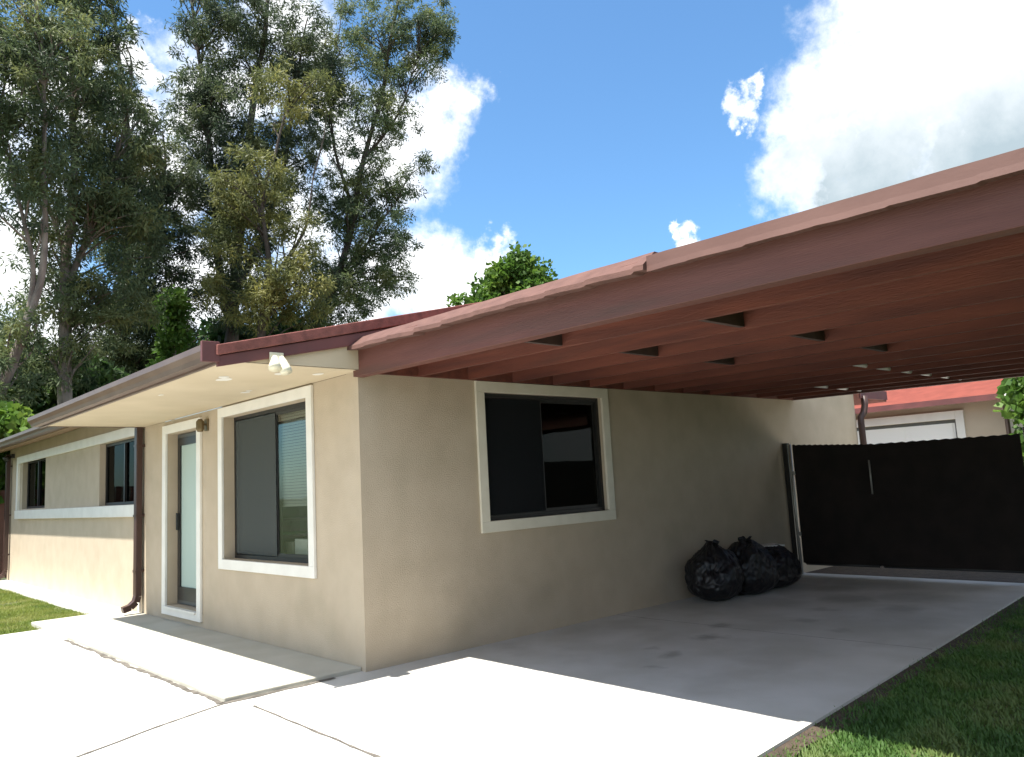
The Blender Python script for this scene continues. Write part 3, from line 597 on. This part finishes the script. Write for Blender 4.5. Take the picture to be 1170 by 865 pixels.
def tree(name, label, cat, dist, trunks, blobs, leafm, barkm, seed, group=None, per=110, length=.17, width=.040, clump=.36, droop=.5, dens=1.0, r0=.2, depth=1.0, flat=False):
    g = np.random.default_rng(seed); base = at(*trunks[0][0][0][:2], dist); base = Vector((base.x, base.y, -.05))
    root = thing(name, label, cat, tuple(base), group); allp = []
    tb = MB()
    for pts, r in trunks:
        P = []
        for i, p in enumerate(pts):
            q = at(p[0], p[1], dist+(p[2] if len(p) > 2 else 0)); P.append(q)
        if P[0].z > 0 and pts is trunks[0][0]: P = [Vector((P[0].x, P[0].y, -.05))]+P
        c = bez(P, 7); c = [p+Vector((noise.noise(p*.6+Vector((seed, 0, 0))), noise.noise(p*.6+Vector((0, seed, 0))), 0))*.12 for p in c]
        n = len(c); rr = [max(.02, r*(1-.85*i/(n-1))) for i in range(n)]; tb.tube(c, rr, 9); allp += c
    C = []; R = []
    for (px, py, rx, ry, k) in blobs:
        c = at(px, py, dist); s = (c-CAM).dot(fwd)/FPX; ax, az = rx*s, ry*s
        m = int(k*dens*max(3, ax*az*27)); h = Vector((fwd.x, fwd.y, 0)).normalized()
        for _ in range(m):
            d = g.normal(size=3); d /= np.linalg.norm(d); q = g.random()**.4
            p = Vector(c)+Vector((r0_.x, r0_.y, 0))*(d[0]*q*ax)+h*(d[1]*q*min(ax, 2.6)*depth)+Vector((0, 0, 1))*(d[2]*q*az)
            if p.z < .6: continue
            C.append(tuple(p)); R.append(clump*(.55+.9*g.random()))
    C = np.array(C); R = np.array(R); A = np.array([tuple(p) for p in allp]); br = MB()
    for i in range(0, len(C), 4):      # a branch to every other clump
        d = A-C[i]; sc_ = np.abs(d[:, 0])+np.abs(d[:, 1])+np.abs(d[:, 2]+1.0); j = int(np.argmin(sc_)); a = Vector(A[j]); b = Vector(C[i]); mid = a.lerp(b, .5)+Vector((g.normal()*.15, g.normal()*.15, .12*(b-a).length))
        if (b-a).length > 7: continue
        br.tube(bez([a, mid, b], 3), [.035, .03, .026, .022, .018, .013, .009], 4, False)
    tb.build('trunk', barkm, root, smooth=True); br.build('branches', barkm, root, smooth=True)
    V, F = fronds(C, R, per, length, width, droop, seed, flat); npmesh('crown', V, F, leafm, root)
    return root
r0_ = Vector((r0.x, r0.y, 0)).normalized()
GR = 'tall casuarinas behind the house'
tree('casuarina_tree', 'leaning pale-trunked casuarina at the far left edge', 'tree', 22,
     [([(-2, 470), (8, 425), (28, 370), (45, 318), (52, 250), (50, 120), (40, -30)], .17), ([(30, 368), (36, 300), (20, 220), (0, 130)], .08)],
     [(5, 150, 60, 130, .75), (60, 60, 45, 90, .8), (-20, 40, 60, 110, .9), (10, 380, 40, 45, .8), (-20, 440, 50, 60, 1), (60, 200, 35, 70, .7)], pineA, bark, 11, GR)
tree('casuarina_tree', 'broad grey-green casuarina with straight pale trunk above the far gutter', 'tree', 24,
     [([(78, 470), (75, 400), (74, 300), (85, 180), (80, 60), (85, -60)], .22), ([(75, 330), (110, 240), (140, 150), (150, 90)], .1), ([(76, 300), (50, 220), (40, 120)], .08)],
     [(80, 60, 70, 100, .9), (120, 170, 65, 90, 1.0), (75, 230, 60, 70, 1.0), (150, 240, 50, 60, .9), (60, 330, 50, 45, .8), (120, 350, 60, 55, 1.1), (60, 420, 45, 40, .8), (100, 0, 50, 60, .9)], pineA, bark, 12, GR, dens=1.1)
tree('casuarina_tree', 'dark dense casuarina with a near-black trunk, left of the bright gap', 'tree', 28,
     [([(135, 450), (138, 380), (145, 300), (150, 200), (140, 100), (125, -20)], .28), ([(140, 360), (175, 280), (190, 200), (185, 150)], .13)],
     [(150, 280, 45, 80, 1.3), (165, 370, 50, 60, 1.5), (185, 210, 45, 60, .9), (130, 140, 40, 70, .7), (205, 300, 35, 70, .7), (120, 420, 60, 35, 1.2), (205, 390, 40, 30, .6)], pineC, barkd, 13, GR, dens=1.2)
tree('casuarina_tree', 'tallest central casuarina with several upright stems', 'tree', 29,
     [([(262, 420), (266, 370), (272, 280), (285, 160), (300, 40), (318, -60)], .30), ([(268, 400), (250, 300), (240, 180), (225, 40), (215, -60)], .17), ([(272, 330), (310, 240), (335, 130), (350, 20)], .14)],
     [(240, 40, 42, 75, .9), (300, 40, 55, 80, .8), (255, 140, 60, 65, 1.1), (225, 230, 45, 60, .8), (285, 230, 60, 70, 1.2), (345, 60, 40, 70, .7), (330, 160, 45, 50, .8), (260, 330, 38, 55, 1.1), (215, 110, 30, 40, .6)], pineC, barkd, 14, GR, dens=1.1)
tree('casuarina_tree', 'olive casuarina with bright sunlit foliage in front of the central stems', 'tree', 25,
     [([(300, 430), (300, 370), (308, 300), (300, 220), (330, 120)], .18), ([(303, 330), (345, 270), (360, 200)], .08)],
     [(290, 215, 45, 45, 1.1), (265, 265, 30, 40, .9), (335, 110, 50, 35, .8), (330, 330, 50, 45, 1.2), (300, 350, 40, 30, 1.1), (340, 270, 30, 35, .6), (240, 340, 18, 40, .5)], pineB, barkd, 15, GR, dens=1.1)
tree('casuarina_tree', 'airy casuarina with open crown against the cloud, rightmost of the row', 'tree', 30,
     [([(352, 400), (362, 370), (385, 320), (402, 250), (418, 180), (440, 90), (455, 0), (470, -60)], .2), ([(385, 320), (425, 270), (455, 230)], .08), ([(405, 240), (380, 160), (375, 80)], .08), ([(418, 180), (455, 130), (480, 60)], .07)],
     [(400, 140, 48, 60, .42), (445, 110, 42, 70, .42), (475, 45, 38, 60, .6), (500, 30, 24, 35, .7), (420, 40, 50, 50, .6), (440, 215, 42, 36, .8), (425, 265, 50, 32, .8), (400, 320, 52, 40, 1.0), (450, 300, 34, 38, .65), (380, 230, 34, 40, .8), (380, 360, 45, 22, 1.0), (365, 90, 30, 60, .6), (478, 190, 22, 12, .5)],
     pineA, barkd, 16, GR, per=105, length=.16, width=.040, clump=.33, dens=1.55)
tree('broadleaf_tree', 'small bright green broadleaf tree peeking over the roof line', 'tree', 24, [([(592, 400), (590, 350), (586, 320)], .12)],
     [(590, 312, 30, 22, 2.2), (570, 328, 24, 16, 2), (612, 322, 18, 14, 2), (540, 347, 20, 6, 1.4), (590, 350, 50, 24, 1.6)], broad, bark, 21, per=110, length=.15, width=.08, clump=.36, droop=.2, flat=True)
tree('garden_tree', 'leafy bright green tree beside the coral roofed garage', 'tree', 15.2, [([(1185, 560), (1180, 500), (1178, 450)], .12)],
     [(1215, 455, 45, 40, 2.2), (1192, 490, 28, 35, 2.2), (1240, 500, 60, 60, 2), (1184, 446, 16, 18, 2), (1250, 430, 50, 50, 1.5)], broad, bark, 22, per=130, length=.13, width=.08, clump=.34, droop=.2, flat=True)
tree('garden_shrub', 'bright green broadleaf shrub beyond the fence at the left edge', 'shrub', 20, [([(-10, 640), (0, 540), (5, 500)], .08)],
     [(5, 490, 30, 24, 2.2), (-10, 530, 28, 50, 2), (15, 480, 16, 8, 2)], broad, bark, 23, per=70, length=.2, width=.12, clump=.34, droop=.3, flat=True)
tree('young_tree', 'slim yellow-green young tree between the dark trunks', 'tree', 26, [([(198, 460), (197, 400), (196, 350)], .07)],
     [(198, 345, 16, 22, 1.8), (198, 385, 14, 26, 1.8), (190, 420, 18, 20, 1.5)], broad, bark, 24, per=80, length=.17, width=.08, clump=.34, droop=.3, flat=True)
tree('understory_bush', 'dark dense bush low behind the far end of the house roof', 'bush', 26, [([(40, 520), (40, 460), (45, 440)], .1)],
     [(40, 440, 50, 35, 1.5), (-20, 420, 50, 50, 1.5), (100, 440, 40, 25, 1.3)], broadd, barkd, 25, per=60, length=.28, width=.12, clump=.45, droop=.3, flat=True)
tree('understory_bush', 'dark bush low behind the middle of the front gutter', 'bush', 31, [([(180, 520), (180, 440), (185, 420)], .1)],
     [(190, 425, 50, 26, 1.1), (250, 400, 40, 30, 1.0), (320, 390, 50, 25, 1.1)], broadd, barkd, 26, per=60, length=.28, width=.12, clump=.45, droop=.3, flat=True)
# unseen trees added out of view to give the window panes something to reflect
def plain_tree(label, x, y, h, r, seed):
    root = thing('added_tree', label, 'tree', (x, y, 0)); g = np.random.default_rng(seed)
    MB().tube([(x, y, -.1), (x+.1, y, h*.3), (x, y+.1, h*.6)], [.22, .17, .08], 9).build('trunk', bark, root, smooth=True)
    d = g.normal(size=(170, 3)); d /= np.linalg.norm(d, axis=1)[:, None]; C = np.array([x, y, h*.62])+d*(g.random(170)**.4)[:, None]*np.array([r, r, h*.36]); R = .4+.5*g.random(170)
    V, F = fronds(C, R, 45, .3, .2, .3, seed, True); npmesh('crown', V, F, broadd, root)
plain_tree('added round tree across the drive, seen only in the window panes', -15, 6, 7, 3.2, 31)
plain_tree('added unseen spreading tree beyond the side fence, nearer the gate end', 13, -17, 6.5, 3.0, 32)
plain_tree('added unseen taller tree beyond the side fence, nearer the street end', 3, -17.5, 7.5, 3.4, 33)
ff = thing('sky_block_fence', 'unseen weathered board fence added along the side lawn to block sky light', 'fence', (4, -10.5, 0))  # unseen fence added to cut sky light on the carport side
for i in range(60): MB().box(-8+i*.4, -7.62+i*.4, -8.82, -8.8, .03, 1.9).build('board', fenb, ff)

# ------------------------------------------------------------------ grass
def blades(name, label, poly_fn, n, h, m, seed, z=-.035):
    g = np.random.default_rng(seed); P = poly_fn(g, n); n = len(P)
    a = g.random(n)*2*np.pi; l = h*(.4+.9*g.random(n)); w = .0045+.004*g.random(n); lean = .5+.7*g.random(n)
    cl = np.array([noise.noise(Vector((p[0]*1.3, p[1]*1.3, seed))) for p in P]); l = l*(1+.6*cl); keep = (cl > -.32) | (g.random(n) < .25); P, a, l, w, lean = P[keep], a[keep], l[keep], w[keep], lean[keep]; n = len(P)
    bx, by = np.cos(a)*w, np.sin(a)*w; lx, ly = -np.sin(a)*l*lean*.7, np.cos(a)*l*lean*.7
    z0 = np.full(n, z)
    V = np.stack([np.stack([P[:, 0]-bx, P[:, 1]-by, z0], 1), np.stack([P[:, 0]+bx, P[:, 1]+by, z0], 1),
                  np.stack([P[:, 0]+lx*.45+bx*.7, P[:, 1]+ly*.45+by*.7, z0+l*.62], 1), np.stack([P[:, 0]+lx, P[:, 1]+ly, z0+l], 1)], 1).reshape(-1, 3)
    o = npmesh(name, V, np.arange(len(V)).reshape(-1, 4), m); tag(o, label, 'grass', kind='stuff')
def rightlawn(g, n):
    x = -1.8+9*g.random(n)**1.25; y = se(x)+.02-.22*g.random(n)-2.9*g.random(n)**1.2; return np.stack([x, y], 1)
def leftlawn(g, n):
    x = -.4-4*g.random(n)**1.1; y = 5.3+8.3*g.random(n); return np.stack([x, y], 1)
blades('grass', 'short green lawn grass along the dirt edge of the carport slab', rightlawn, 150000, .030, bladem, 41)
blades('grass', 'yellow-green lawn patch at the left beside the white foundation strip', leftlawn, 90000, .032, bladel, 42, -.02)
